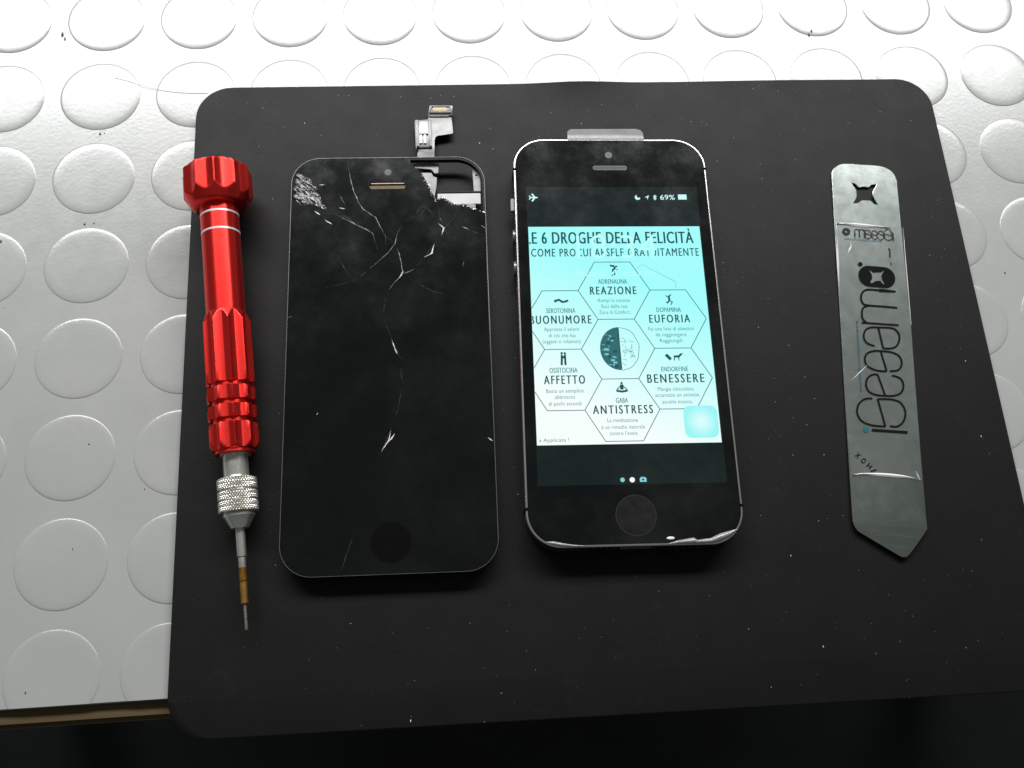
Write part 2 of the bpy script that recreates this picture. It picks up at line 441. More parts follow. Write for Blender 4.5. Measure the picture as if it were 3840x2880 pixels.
# ------------------------------------------------------------------ black work mat
MT = 2.5
def mat_point(s, t):      # unit rectangle -> the mat's slightly skewed outline
    TL, TR, BR, BL = (30.3, 58.5), (265.8, 55.5), (264.2, -135.8), (29.9, -133.1)
    x = (TL[0] * (1 - s) + TR[0] * s) * t + (BL[0] * (1 - s) + BR[0] * s) * (1 - t)
    y = (TL[1] * (1 - s) + TR[1] * s) * t + (BL[1] * (1 - s) + BR[1] * s) * (1 - t)
    return x, y
def mat_lift(x, y):
    d = 57.5 - y
    w = math.exp(-max(0, d) / 7.0) * (1.15 * math.exp(-((x - 151) / 13) ** 2) + 0.35 * math.exp(-((x - 215) / 22) ** 2) + 0.06)
    if y < -123: w -= 0.012 * (-123 - y) ** 1.6
    return w
def make_mat():
    bm = bmesh.new(); W_, H_, R = 235.0, 191.0, 10.8
    ys = [R * (1 - math.cos(math.pi / 2 * i / 10)) for i in range(11)]
    full = ys + [R + (H_ - 2 * R) * i / 60 for i in range(1, 60)] + [H_ - q for q in reversed(ys)]
    nx = 110
    def inset(y):
        d = min(y, H_ - y)
        return R - math.sqrt(max(0, R * R - (R - d) ** 2)) if d < R else 0.0
    def layer(zf, shrink):
        g = []
        for y in full:
            ins = inset(y); row = []
            for i in range(nx + 1):
                x = ins + (W_ - 2 * ins) * i / nx
                xs = W_ / 2 + (x - W_ / 2) * (1 - 2 * shrink / W_); yy = H_ / 2 + (y - H_ / 2) * (1 - 2 * shrink / H_)
                px, py = mat_point(xs / W_, yy / H_)
                row.append(bm.verts.new((px, py, zf + mat_lift(px, py))))
            g.append(row)
        return g
    top = layer(MT, 0.22); bot = layer(0.315, 0.0)
    def faces(g, flip):
        for a, b in zip(g, g[1:]):
            for i in range(nx):
                q = (a[i], a[i + 1], b[i + 1], b[i])
                bm.faces.new(q if not flip else q[::-1])
    faces(top, False); faces(bot, True)
    def ring(g): return g[0] + [r[-1] for r in g[1:-1]] + g[-1][::-1] + [r[0] for r in g[1:-1]][::-1]
    rt, rb = ring(top), ring(bot)
    mid = [bm.verts.new((v.co.x, v.co.y, t.co.z - 0.2)) for v, t in zip(rb, rt)]
    n = len(rt)
    for i in range(n):
        j = (i + 1) % n
        bm.faces.new((rb[i], rb[j], mid[j], mid[i])); bm.faces.new((mid[i], mid[j], rt[j], rt[i]))
    bmesh.ops.remove_doubles(bm, verts=bm.verts, dist=0.002)
    return bm
mo = auto_smooth(link_mesh('work_mat', make_mat(), 'mat'), 40)
tag(mo, 'black rubber work mat with rounded corners overhanging the bench edge, phones and tools on it', 'mat')

# ------------------------------------------------------------------ red precision screwdriver
A0 = Vector((40.05, 22.0, 12.9)); A1 = Vector((50.1, -107.3, 6.435))
AX = (A1 - A0).normalized(); SIDE = Vector((0, 0, 1)).cross(AX).normalized(); UP = AX.cross(SIDE)
drv_base = Vector((45.0, -42.0, MT))
driver = thing('precision_screwdriver', 'red metal precision screwdriver with fluted grip, knurled steel chuck and thin bit', 'screwdriver', drv_base)
def turned(profile, n=96, flute=None):
    """profile: (t, r) along the axis; flute(phi) gives the outer radius allowed at that angle"""
    bm = bmesh.new(); rings = []
    for t, r in profile:
        row = []
        for i in range(n):
            ph = 2 * math.pi * i / n
            rr = min(r, flute(ph)) if flute else r
            p = A0 + AX * t + (SIDE * math.cos(ph) + UP * math.sin(ph)) * rr - drv_base
            row.append(bm.verts.new(p))
        rings.append(row)
    for a, b in zip(rings, rings[1:]):
        for i in range(n):
            j = (i + 1) % n; bm.faces.new((a[i], a[j], b[j], b[i]))
    bm.faces.new(rings[0][::-1]); bm.faces.new(rings[-1])
    return bm
def scallop(R, d, n, ph0=0.0): return lambda ph: R - d * abs(math.sin(n * (ph - ph0) / 2)) ** 0.8
def seq(a, b, n): return [a + (b - a) * i / n for i in range(n + 1)]
def dpart(name, prof, mat, n=96, flute=None, parent=None):
    o = link_mesh(name, turned(prof, n, flute), mat, parent or driver)
    return auto_smooth(o, 32)
capf = scallop(9.95, 1.15, 11, 0.3)
dpart('end_cap', [(-0.2, 8.0), (0.0, 8.8), (0.35, 9.5), (0.8, 9.8), (1.2, 10)] + [(t, 10) for t in seq(2, 7.4, 3)] + [(t, 10 - (t - 7.6) * 0.62) for t in seq(7.6, 11.4, 12)] + [(11.9, 6.8), (12.1, 5.3)], 'red', 176, capf)
shaft = dpart('shaft', [(11.6, 5.38)] + [(t, 5.38) for t in seq(12, 50, 10)], 'red', 72)
for t in (14.6, 20.1): dpart('silver_band', [(t - 0.30, 5.38), (t - 0.28, 5.42), (t + 0.28, 5.42), (t + 0.30, 5.38)], 'band', 72, parent=shaft)
gf = scallop(6.75, 1.25, 10, 0.05)
dpart('fluted_grip', [(t, 5.30 + (t - 44.0) * 0.42) for t in seq(44.0, 47.6, 14)] + [(t, 6.85) for t in seq(48, 64.3, 6)] + [(64.8, 6.3), (64.9, 5.2)], 'red', 160, gf)
dpart('inner_core', [(60, 5.25), (84.2, 5.25)], 'red', 64)
for a, b in ((66.0, 69.9), (71.2, 74.9)):
    dpart('grip_ring', [(a, 5.2), (a + 0.1, 6.2), (a + 0.45, 6.8), (b - 0.5, 6.8), (b - 0.1, 6.3), (b, 5.2)], 'red', 160, scallop(6.72, 1.0, 10, 0.05))
dpart('collar', [(76.1, 5.2), (76.2, 6.2), (76.6, 6.8), (78, 6.85), (80.2, 6.85)] + [(80.2 + 3.4 * math.sin(math.pi / 2 * k / 9), 4.7 + 2.1 * math.cos(math.pi / 2 * k / 9)) for k in range(10)] + [(83.9, 4.2)], 'red', 160, scallop(6.75, 1.15, 10, 0.05))
dpart('neck', [(83.8, 4.05), (84.6, 4.1), (84.8, 3.3), (90.2, 3.3), (90.6, 3.0)], 'steel', 64)
def knurled():
    n, bm, rings = 168, bmesh.new(), []
    prof = [(90.4, 3.2), (90.6, 4.3), (90.9, 4.9)] + [(t, 5.15) for t in seq(91.1, 99.6, 56)] + [(99.8, 4.9), (100.0, 4.2)]
    for t, r in prof:
        row = []
        for i in range(n):
            ph = 2 * math.pi * i / n; rr = r
            if r > 5:
                g = abs(math.sin(21 * ph + 3.1 * t)) * abs(math.sin(21 * ph - 3.1 * t)); rr = r - 0.30 + 0.36 * g
                for gt in (94.0, 96.8):
                    if abs(t - gt) < 0.17: rr = 4.72
            row.append(bm.verts.new(A0 + AX * t + (SIDE * math.cos(ph) + UP * math.sin(ph)) * rr - drv_base))
        rings.append(row)
    for a, b in zip(rings, rings[1:]):
        for i in range(n):
            j = (i + 1) % n; bm.faces.new((a[i], a[j], b[j], b[i]))
    bm.faces.new(rings[0][::-1]); bm.faces.new(rings[-1]); return bm
auto_smooth(link_mesh('knurled_chuck', knurled(), 'knurl', driver), 25)
dpart('nose_cone', [(100.0, 4.0), (100.15, 4.15), (100.9, 4.15), (101.1, 4.0), (104.0, 2.35), (104.2, 1.9)], 'steel', 64)
bit = dpart('bit', [(104.1, 1.24), (111.3, 1.20), (111.45, 0.85)], 'steel', 32)
dpart('bit_shank', [(111.45, 0.8), (111.6, 0.97), (114.2, 0.97)], 'steel', 32, parent=bit)
dpart('bit_sleeve', [(114.2, 1.0), (117.6, 1.0), (117.7, 0.7)], 'brass_dark', 32, parent=bit)
dpart('bit_sleeve', [(117.75, 0.7), (117.95, 0.97), (123.3, 0.95), (123.45, 0.5)], 'brass', 32, parent=bit)
dpart('bit_tip', [(123.4, 0.44), (127.5, 0.42), (129.6, 0.46), (130.0, 0.36)], 'tip', 20, lambda ph: 0.5 - 0.08 * abs(math.sin(2.5 * ph)), parent=bit)

# ------------------------------------------------------------------ smartphone with a lit screen
PZ = 10.0
phone = thing('smartphone', 'dark grey smartphone lying face up, lit screen showing a cyan hexagon infographic', 'smartphone', (154.19, -30.69, MT), -0.0344)
B = PZ - MT                                                   # height of the face above the mat
auto_smooth(link_mesh('body', plate([round_rect(58.4, 123.6, 9.3, 14)], 0.02, B - 0.30, 0.5, 3), 'body', phone), 30)
def swept_rim(prof, w, h, r, n=18):
    bm = bmesh.new(); loops = []
    for ins, z in prof: loops.append([bm.verts.new((x, y, z)) for x, y in round_rect(w - 2 * ins, h - 2 * ins, r - ins, n)])
    m = len(loops[0])
    for a, b in zip(loops, loops[1:] + loops[:1]):
        for i in range(m):
            j = (i + 1) % m; bm.faces.new((a[i], a[j], b[j], b[i]))
    return bm
rimp = [(0.0, B - 0.95)] + [(0.44 * (1 - math.cos(math.radians(a))), B - 0.46 + 0.44 * math.sin(math.radians(a))) for a in range(0, 91, 10)] + [(0.58, B - 0.02), (0.58, B - 0.95)]
auto_smooth(link_mesh('rim', swept_rim(rimp, 58.6, 123.8, 9.4), 'rim', phone), 42)
front = auto_smooth(link_mesh('front_glass', plate([round_rect(57.42, 122.62, 8.82, 16)], B - 0.6, B, 0.07, 2), 'glass', phone), 30)
for sx, v in ((-1, 51.4), (1, 51.6), (-1, -51.5), (1, -51.6)):
    x0, x1 = (28.3, 29.42) if sx > 0 else (-29.42, -28.3)
    link_mesh('antenna_gap', box(x0, x1, v - 0.38, v + 0.38, 0.6, B + 0.06), 'gap', phone)
link_mesh('mute_switch', box(-30.3, -29.1, 38.3, 42.6, B - 3.4, B - 1.9, 0.25), 'button', phone)
for v in (30.2, 20.0):
    o = link_mesh('volume_button', plate([circle(0, 0, 2.3, 28)], 0, 1.0, 0.2), 'button', phone)
    o.rotation_euler = (0, -math.pi / 2, 0); o.location = Vector((-29.1, v, B - 3.3)) * MM
link_mesh('camera_lens', flat([circle(-0.22, 56.23, 1.1, 28)], B + 0.015), 'sensor', phone)
link_mesh('speaker_slot', flat([round_rect(10.4, 1.5, 0.74, 6, -0.1, 51.8), round_rect(9.6, 0.75, 0.37, 6, -0.1, 51.8)], B + 0.015), 'sensor', phone)
link_mesh('speaker_grille', flat([round_rect(9.5, 0.7, 0.34, 6, -0.1, 51.8)], B + 0.012), 'mesh', phone)
hb = link_mesh('home_button', flat([circle(0.2, -53.7, 5.15, 48)], B + 0.012), 'homebtn', phone)
link_mesh('button_ring', flat([circle(0.2, -53.7, 5.55, 56), circle(0.2, -53.7, 5.22, 56)], B + 0.016), 'homering', hb)
bx = bmesh.new()
for i in range(6): add_box(bx, -14.5 + i * 1.9, -13.5 + i * 1.9, -62.02, -61.7, 3.3, 4.4)
for i in range(8): add_box(bx, 6 + i * 1.9, 7 + i * 1.9, -62.02, -61.7, 3.3, 4.4)
link_mesh('speaker_holes', bx, 'gap', phone)
link_mesh('charging_port', box(-4.2, 4.2, -62.02, -61.7, 2.8, 4.6, 0.1), 'button', phone)

disp = link_mesh('display', flat([[(-25.75, -45.3), (25.75, -45.3), (25.75, 45.3), (-25.75, 45.3)]], B + 0.010), 'lcd', phone)
pic = link_mesh('picture', flat([[(-25.55, -34.1), (25.4, -34.1), (25.4, 32.05), (-25.55, 32.05)]], B + 0.020), 'pic', disp)
HX, HY, S_, PV = -1.45, -6.38, 10.47, 17.95
def hexa(cx, cy): return [(cx + S_ * math.cos(math.radians(60 * k)), cy + PV / math.sqrt(3) * math.sin(math.radians(60 * k)) * math.sqrt(3) / 2 * 2 / math.sqrt(3)) for k in range(7)]
bm = bmesh.new(); segs = {}
for cx, cy in ((HX, HY), (HX, HY + PV), (HX, HY - PV), (HX + 15.65, HY + PV / 2), (HX + 15.65, HY - PV / 2), (HX - 15.65, HY + PV / 2), (HX - 15.65, HY - PV / 2)):
    hp = [(cx + dx, cy + dy) for dx, dy in ((10.45, 0), (5.2, 8.97), (-5.2, 8.97), (-10.45, 0), (-5.2, -8.97), (5.2, -8.97), (10.45, 0))]
    for a, b in zip(hp, hp[1:]):
        key = tuple(sorted(((round(a[0]), round(a[1])), (round(b[0]), round(b[1])))))
        if key not in segs: segs[key] = 1; ribbon(bm, [a, b], 0.21, B + 0.030)
clip_left(bm, -25.5)
link_mesh('hexagon_lines', bm, 'line', disp)
link_mesh('guide_line', ribbon(bmesh.new(), [(5.53, 18.62), (7.43, 19.61), (16.61, 14.26), (16.64, 12.12)], 0.14, B + 0.030), 'faint', disp)
TEXT = [["LE 6 DROGHE DELLA FELICITÀ", -26.45, 23.25, 26.54, 3.74, 1.0], ["COME PROCURARSELE GRATUITAMENTE", -25.0, 24.45, 22.4, 2.49, 0.5],
 ["ADRENALINA", -5.95, 2.52, 13.65, 1.43, 0.3], ["REAZIONE", -8.47, 5.03, 10.3, 2.45, 0.8], ["Rompi la routine", -6.3, 2.85, 7.92, 1.1, 0], ["Esci dalla tua", -5.4, 2.06, 6.07, 1.1, 0], ["Zona di Comfort.", -6.2, 2.83, 4.25, 1.1, 0],
 ["SEROTONINA", -21.33, -13.01, 4.65, 1.47, 0.3], ["BUONUMORE", -26.1, -8.53, 1.37, 2.5, 0.8], ["Apprezza il valore", -22.24, -12.23, -0.82, 1.1, 0], ["di ciò che hai", -20.96, -13.39, -2.76, 1.1, 0], ["(oggetti e relazioni)", -22.77, -11.97, -4.53, 1.1, 0],
 ["DOPAMINA", 10.38, 17.5, 4.68, 1.41, 0.3], ["EUFORIA", 8.07, 19.91, 1.42, 2.42, 0.8], ["Fai una lista di obiettivi", 7.63, 20.69, -0.99, 1.1, 0], ["da raggiungere", 9.63, 18.42, -2.78, 1.1, 0], ["Raggiungili", 10.63, 17.06, -4.6, 1.1, 0],
 ["OSSITOCINA", -21.22, -13.31, -13.35, 1.5, 0.3], ["AFFETTO", -22.9, -11.36, -16.64, 2.5, 0.8], ["Basta un semplice", -22.38, -11.95, -19.18, 1.1, 0], ["abbraccio", -20.05, -14.49, -20.95, 1.1, 0], ["di pochi secondi", -21.83, -12.75, -22.89, 1.1, 0],
 ["ENDORFINE", 10.3, 18.0, -13.34, 1.4, 0.3], ["BENESSERE", 6.1, 22.31, -16.64, 2.5, 0.8], ["Mangia cioccolato,", 8.85, 19.17, -19.03, 1.1, 0], ["accarezza un animale,", 8.01, 20.66, -20.78, 1.1, 0], ["ascolta musica.", 9.84, 18.37, -22.74, 1.1, 0],
 ["GABA", -3.13, 0.27, -22.35, 1.44, 0.3], ["ANTISTRESS", -9.73, 7.06, -25.46, 2.4, 0.8], ["La meditazione", -5.86, 2.57, -27.87, 1.1, 0], ["è un rimedio naturale", -7.6, 4.42, -29.8, 1.1, 0], ["contro l'ansia.", -5.46, 2.45, -31.57, 1.1, 0], ["a Applicata !", -24.9, -16.74, -33.17, 1.0, 0]]
for s, u0, u1, vb, cap, wt in TEXT:
    tr = 1.35 if wt == 0.8 else 1.22 if wt == 0.5 else 1.12 if wt == 1.0 else 1.05
    fat = {1.0: 0.10, 0.8: 0.075, 0.5: 0.045, 0.3: 0.03, 0: 0.0}[wt]
    bm = fit_text(s, u0 + fat, u1 - fat, vb, cap, B + 0.034, tr, 0.0)
    if fat:                                     # heavier strokes: the same outline shifted to both sides
        me = bpy.data.meshes.new('tmp'); bm.to_mesh(me)
        for k, dx in enumerate((-fat, fat)):
            n0 = len(bm.verts); bm.from_mesh(me); bm.verts.ensure_lookup_table()
            for v in bm.verts[n0:]: v.co.x += dx; v.co.z += 0.0015 * (k + 1)
        bpy.data.meshes.remove(me)
    if u0 < -25.5: clip_left(bm, -25.5)
    link_mesh('lettering', bm, 'ink' if wt >= 0.5 else 'ink2', disp)
# pale clock and date over the picture
link_mesh('clock_digits', fit_text('18:34', -11.6, 12.0, 21.7, 7.6, B + 0.042, 1.05, -0.008), 'ghost', disp)
link_mesh('date_lettering', fit_text('lunedì 6 marzo', -12.0, 10.8, 16.0, 2.2, B + 0.042, 1.05, -0.006), 'ghost', disp)
# status bar
link_mesh('battery_lettering', fit_text('69%', 14.41, 18.85, 40.95, 1.62, B + 0.034, 1.05, 0.01), 'icon', disp)
link_mesh('battery_icon', flat([[(19.86, 41.0), (22.45, 41.0), (22.45, 42.7), (19.86, 42.7)]], B + 0.034), 'icon', disp)
pl = bmesh.new()
ribbon(pl, [(-24.8, 41.75), (-22.4, 41.75)], 0.42, B + 0.034); ribbon(pl, [(-23.2, 41.8), (-24.1, 43.0)], 0.5, B + 0.034); ribbon(pl, [(-23.2, 41.7), (-24.1, 40.5)], 0.5, B + 0.034); ribbon(pl, [(-24.5, 41.75), (-24.9, 42.4)], 0.3, B + 0.034); ribbon(pl, [(-24.5, 41.75), (-24.9, 41.1)], 0.3, B + 0.034)
link_mesh('plane_icon', pl, 'icon', disp)
moon = [(7.62 + 0.85 * math.cos(a), 41.75 + 0.85 * math.sin(a)) for a in [math.radians(t) for t in range(120, 331, 15)]] + [(7.9 + 0.55 * math.cos(a), 42.15 + 0.55 * math.sin(a)) for a in [math.radians(t) for t in range(320, 139, -20)]]
link_mesh('moon_icon', flat([moon], B + 0.034), 'icon', disp)
link_mesh('location_icon', flat([[(9.7, 41.75), (11.1, 42.5), (10.55, 40.9), (10.45, 41.75)]], B + 0.034), 'icon', disp)
link_mesh('wireless_icon', ribbon(bmesh.new(), [(12.35, 41.25), (13.25, 42.2), (12.8, 42.6), (12.8, 40.85), (13.25, 41.3), (12.35, 42.25)], 0.2, B + 0.034), 'icon', disp)
# page dots and camera mark
link_mesh('page_dot', flat([circle(-2.8, -44.05, 0.62, 24)], B + 0.034), 'dotc', disp)
link_mesh('page_dot', flat([circle(-0.15, -44.08, 0.72, 24)], B + 0.034), 'dotw', disp)
link_mesh('camera_icon', flat([[(1.9, -44.7), (3.75, -44.7), (3.75, -43.75), (3.3, -43.35), (2.3, -43.35), (1.9, -43.75)], circle(2.82, -44.08, 0.28, 16)], B + 0.034), 'dotc', disp)
link_mesh('floating_button', flat([round_rect(9.5, 9.2, 1.9, 8, 20.2, -28.1)], B + 0.040), 'assist', disp)
# the brain drawing: circuit half and outlined half
arc = [(-1.05 + 5.55 * math.cos(a), -6.4 + (6.55 if math.sin(a) > 0 else 6.35) * math.sin(a)) for a in [math.radians(t) for t in range(88, 275, 6)]]
br = link_mesh('brain_circuit', flat([[(-1.05, 0.1)] + [p for p in arc] + [(-0.9, -12.7)]], B + 0.032), 'brain', disp)
bm = bmesh.new()
random.seed(3)
for k in range(16):
    y = -11.6 + 11.0 * random.random(); hw = 5.3 * math.sqrt(max(0.05, 1 - ((y + 6.4) / 6.5) ** 2))
    x0 = -1.4 - random.random() * (hw - 1.0); add = random.uniform(0.3, 1.1)
    ribbon(bm, [(max(x0 - add, -1.05 - hw + 0.2), y), (x0, y)], random.choice((0.16, 0.22, 0.45)), B + 0.036)
for cx, cy in ((-5.0, -6.6), (-4.9, -8.0), (-3.2, -9.8), (-2.6, -10.5)): ribbon(bm, [(cx - 0.5, cy), (cx + 0.6, cy)], 0.55, B + 0.037)
link_mesh('circuit_traces', bm, 'faint', disp)
bm = bmesh.new()
for cx, cy in ((-4.0, -8.8), (-2.2, -11.6), (-3.0, -3.2), (-2.4, -7.2), (-4.2, -4.6)): ribbon(bm, [(cx - 0.55, cy), (cx + 0.55, cy)], 0.7, B + 0.038)
ribbon(bm, [(-1.05, 0.1), (-1.02, -5), (-0.85, -12.6)], 0.3, B + 0.038)
link_mesh('circuit_blocks', bm, 'ink', disp)
bm = bmesh.new()
ribbon(bm, [(-1.0 + 5.5 * math.cos(a) * (1 + 0.02 * math.sin(9 * a)), -6.4 + 6.5 * math.sin(a) * (1 + 0.02 * math.cos(7 * a))) for a in [math.radians(t) for t in range(-88, 92, 6)]], 0.15, B + 0.034)
for k in range(26):
    a = random.uniform(-1.4, 1.4); r = random.uniform(0.2, 0.82); x = -0.7 + 5.0 * math.cos(a) * r; y = -6.4 + 6.0 * math.sin(a) * r
    t = random.uniform(0, 6.28); l = random.uniform(0.3, 0.75); c = random.uniform(-0.4, 0.4)
    ribbon(bm, spline([(x - l * math.cos(t), y - l * math.sin(t)), (x - c * math.sin(t), y + c * math.cos(t)), (x + l * math.cos(t), y + l * math.sin(t))], 4), 0.10, B + 0.034)
link_mesh('brain_outline', bm, 'line', disp)
def pict(polys, strokes, cx, cy, k=1.0):
    bm = bmesh.new()
    for pts, w in strokes: ribbon(bm, [(cx + x * k, cy + y * k) for x, y in pts], w * k, B + 0.034)
    for x, y, r in polys:
        vs = [bm.verts.new((cx + (x + r * math.cos(2 * math.pi * i / 14)) * k, cy + (y + r * math.sin(2 * math.pi * i / 14)) * k, B + 0.035)) for i in range(14)]; bm.faces.new(vs)
    return link_mesh('pictogram', bm, 'ink', disp)
pict([(0.75, 1.2, 0.32)], [([(-1.1, 1.5), (0.0, 1.35), (0.35, 0.7), (-0.5, -0.1)], 0.55), ([(-0.5, -0.1), (0.25, -0.8), (-0.4, -1.7), (0.3, -1.5)], 0.5), ([(0.5, 0.2), (1.2, 0.15)], 0.2)], HX + 0.35, 17.9)
pict([(0.1, 0.9, 0.3)], [([(-0.9, 1.1), (0.0, 0.5), (0.7, 1.5)], 0.3), ([(0.05, 0.5), (0.1, -0.6)], 0.6), ([(0.1, -0.5), (-0.6, -1.2), (-0.9, -0.9)], 0.3), ([(0.1, -0.5), (0.9, -0.9), (0.5, -1.8)], 0.3)], 14.3, 8.7)
pict([(-1.6, 0.05, 0.42)], [([(-1.9, 0.0), (-0.6, 0.45), (0.4, -0.25), (1.2, -0.15), (2.1, 0.25)], 0.62)], -17.0, 8.3)
pict([(-0.45, 1.65, 0.36), (0.45, 1.6, 0.36)], [([(-0.45, 1.2), (-0.5, -0.4), (-0.6, -1.9)], 0.6), ([(0.45, 1.2), (0.45, -0.4), (0.5, -1.9)], 0.6), ([(-0.5, 0.4), (0.5, 0.5)], 0.7)], -17.1, -9.2)
pict([(2.3, 0.7, 0.32)], [([(-2.0, 0.7), (-0.7, -0.8)], 0.9), ([(0.2, 0.1), (1.7, 0.1), (2.2, 0.7)], 0.6), ([(0.35, 0.1), (0.3, -1.1)], 0.28), ([(1.5, 0.1), (1.6, -1.1)], 0.28), ([(2.2, 0.9), (2.9, 1.0)], 0.2)], 14.0, -9.0)
pict([(0, 1.5, 0.34)], [([(0, 1.1), (0, -0.4)], 0.95), ([(0.2, 0.8), (0.9, 0.1), (1.5, -0.5)], 0.28), ([(-0.2, 0.8), (-0.9, 0.1), (-1.5, -0.5)], 0.28), ([(-1.6, -0.7), (0, -1.0), (1.6, -0.7)], 0.6)], -1.2, -18.1)
# protective film: clear pull tab and lifted lower edge
def film_tab():
    bm = plate([[(-12.5, 61.2), (-12.4, 64.3), (-12.0, 65.2), (-11.0, 65.8), (8.9, 66.0), (10.3, 65.4), (10.9, 64.3), (11.0, 61.2)]], B + 0.03, B + 0.16, 0.03)
    for k in range(1, 12):
        bmesh.ops.bisect_plane(bm, geom=bm.verts[:] + bm.edges[:] + bm.faces[:], plane_co=(0, 61.2 + 0.4 * k, 0), plane_no=(0, 1, 0))
    for v in bm.verts:
        d = max(0, v.co.y - 61.7); v.co.z -= 0.05 * d * d
    return bm
tab = auto_smooth(link_mesh('film_tab', film_tab(), 'film', phone), 60)
def lifted(pts, hgt):
    bm = plate([pts], B + 0.03, B + 0.10)
    return bm
def lifted_strip(top, botm, name='lifted_film_edge'):
    bm = bmesh.new(); rows = []
    for (a, b) in zip(top, botm):
        row = []
        for k in range(6):
            t = k / 5; x = a[0] + (b[0] - a[0]) * t; y = a[1] + (b[1] - a[1]) * t
            row.append(bm.verts.new((x, y, B + 0.04 + 0.42 * math.sin(math.pi * min(1, t * 0.9 + 0.1)) * (abs(a[1] - b[1]) + 0.15))))
        rows.append(row)
    for r0, r1 in zip(rows, rows[1:]):
        for k in range(5): bm.faces.new((r0[k], r0[k + 1], r1[k + 1], r1[k]))
    return link_mesh(name, bm, 'filmw', phone, smooth=True)
lifted_strip([(-24.3, -60.25), (-22.3, -60.15), (-19.5, -60.75), (-17.4, -61.1), (-14.3, -61.45)], [(-24.2, -60.4), (-22.3, -61.15), (-19.5, -61.62), (-17.4, -61.7), (-14.3, -61.7)])
lifted_strip([(8.3, -61.4), (10.8, -60.66), (13.3, -60.27), (15.2, -60.01), (16.0, -60.63), (19.7, -60.27), (22.3, -59.12), (24.8, -58.5), (27.2, -57.9)], [(8.3, -61.6), (10.8, -61.62), (13.3, -61.64), (15.2, -61.64), (16.0, -61.64), (19.7, -61.6), (22.3, -61.1), (24.8, -60.0), (27.2, -58.05)])
gl = bmesh.new(); bmesh.ops.create_uvsphere(gl, u_segments=16, v_segments=8, radius=1.0)
for v in gl.verts: v.co = (9.0 + v.co.x * 1.1, -60.0 + v.co.y * 0.42, B + 0.05 + v.co.z * 0.16)
link_mesh('film_bubble_glint', gl, 'bright_film', phone, smooth=True)  # bright spot on the film: its highlight put into a white blob

# ------------------------------------------------------------------ cracked screen assembly
GZ = 7.5
scr = thing('cracked_screen', 'black shattered phone screen assembly with a missing corner and flex cable sticking out', 'phone screen', (88.1, -33.6, MT), -0.0213)
G = GZ - MT
out_w, out_h = 57.5, 124.4
auto_smooth(link_mesh('frame', plate([round_rect(out_w, out_h, 8.6, 16), round_rect(out_w - 1.7, out_h - 1.9, 7.8, 16)], G - 2.0, G - 0.30, 0.10, 2), 'plastic', scr), 30)
brk = [(6.15, 61.9), (6.53, 60.37), (8.05, 58.36), (9.76, 56.8), (11.07, 54.14), (12.38, 51.51), (12.92, 49.76), (14.22, 47.36), (16.35, 48.52), (17.85, 47.31), (19.16, 46.21), (20.49, 45.76), (22.41, 45.95), (24.1, 44.84), (26.19, 44.38), (28.4, 43.48)]
def glass_outline(w, h, r):
    o = round_rect(w, h, r, 14)          # ccw from the right
    o = [p for p in o if not (p[0] > 6.15 and p[1] > 43.4)]
    # the remaining loop starts after the missing corner: top edge going left ... up the right edge
    o = sorted(o, key=lambda p: (math.atan2(p[1] / h, p[0] / w) - math.atan2(62 / h, 6.15 / w)) % (2 * math.pi))
    jag = []
    for a, b in zip(brk[::-1], brk[::-1][1:]):
        jag += [a, ((a[0] + b[0]) / 2 + random.uniform(-0.15, 0.15), (a[1] + b[1]) / 2 + random.uniform(-0.15, 0.15))]
    jag.append(brk[0])
    jag[0] = (w / 2, jag[0][1]); jag[-1] = (jag[-1][0], h / 2)
    return o + jag
glass = auto_smooth(link_mesh('glass', plate([glass_outline(57.1, 124.0, 8.4), circle(0.41, -54.0, 5.3, 48), round_rect(10.6, 2.3, 1.0, 6, -0.28, 52.4)], G - 0.95, G, 0.06, 2), 'cracked', scr), 30)
link_mesh('screen_edge', plate([round_rect(57.46, 124.36, 8.58, 16), round_rect(57.14, 124.04, 8.42, 16)], G - 0.26, G - 0.10, 0.04), 'shield', scr)
link_mesh('backing_plate', box(-25.8, 25.8, -58.0, 47.0, 0.02, G - 1.0, 0.4), 'shield', scr)
link_mesh('home_hole_dark', plate([circle(0.41, -54.0, 5.38, 48)], G - 1.35, G + 0.012), 'gap', scr)  # black disc filling the open home hole, its darkness put into colour
ear = link_mesh('speaker_grille', plate([round_rect(11.2, 2.9, 1.2, 6, -0.28, 52.4)], G - 1.3, G - 0.50), 'goldmesh', scr)
link_mesh('grille_lip', box(-5.2, 4.7, 53.05, 53.42, G - 0.5, G - 0.05, 0.08), 'pink', ear)
link_mesh('grille_lip', box(-5.2, 4.7, 51.35, 51.6, G - 0.5, G - 0.12, 0.06), 'goldmesh', ear)
link_mesh('camera_window', flat([circle(-0.18, 57.0, 1.05, 28)], G + 0.012), 'sensor', scr)
brA = [(4.0, 61.0), (6.6, 61.0), (15.0, 60.9), (14.93, 57.79), (13.76, 57.58), (13.0, 58.7), (12.61, 59.04), (9.11, 59.42), (4.0, 59.6)]
brB = [(7.0, 57.9), (12.79, 57.7), (13.35, 56.48), (14.41, 56.02), (14.26, 52.93), (13.64, 49.5), (7, 49.0)]
link_mesh('bracket', plate([brA], G - 2.4, G - 2.0, 0.08), 'bracket', scr)
link_mesh('bracket', plate([brB], G - 2.3, G - 1.7, 0.1), 'bracket', scr)
link_mesh('side_plate', plate([[(25.2, 59.2), (27.3, 57.9), (27.55, 55.4), (27.55, 51.0), (25.4, 51.0)], circle(26.4, 56.6, 0.35, 14)], G - 2.4, G - 1.6, 0.06), 'bracket', scr)
link_mesh('reflector_strip', box(14.5, 27.4, 46.6, 50.3, G - 2.3, G - 1.2, 0.12), 'white', scr)
link_mesh('strip_rail', box(14.4, 27.5, 50.35, 50.9, G - 2.3, G - 1.0, 0.1), 'plastic', scr)
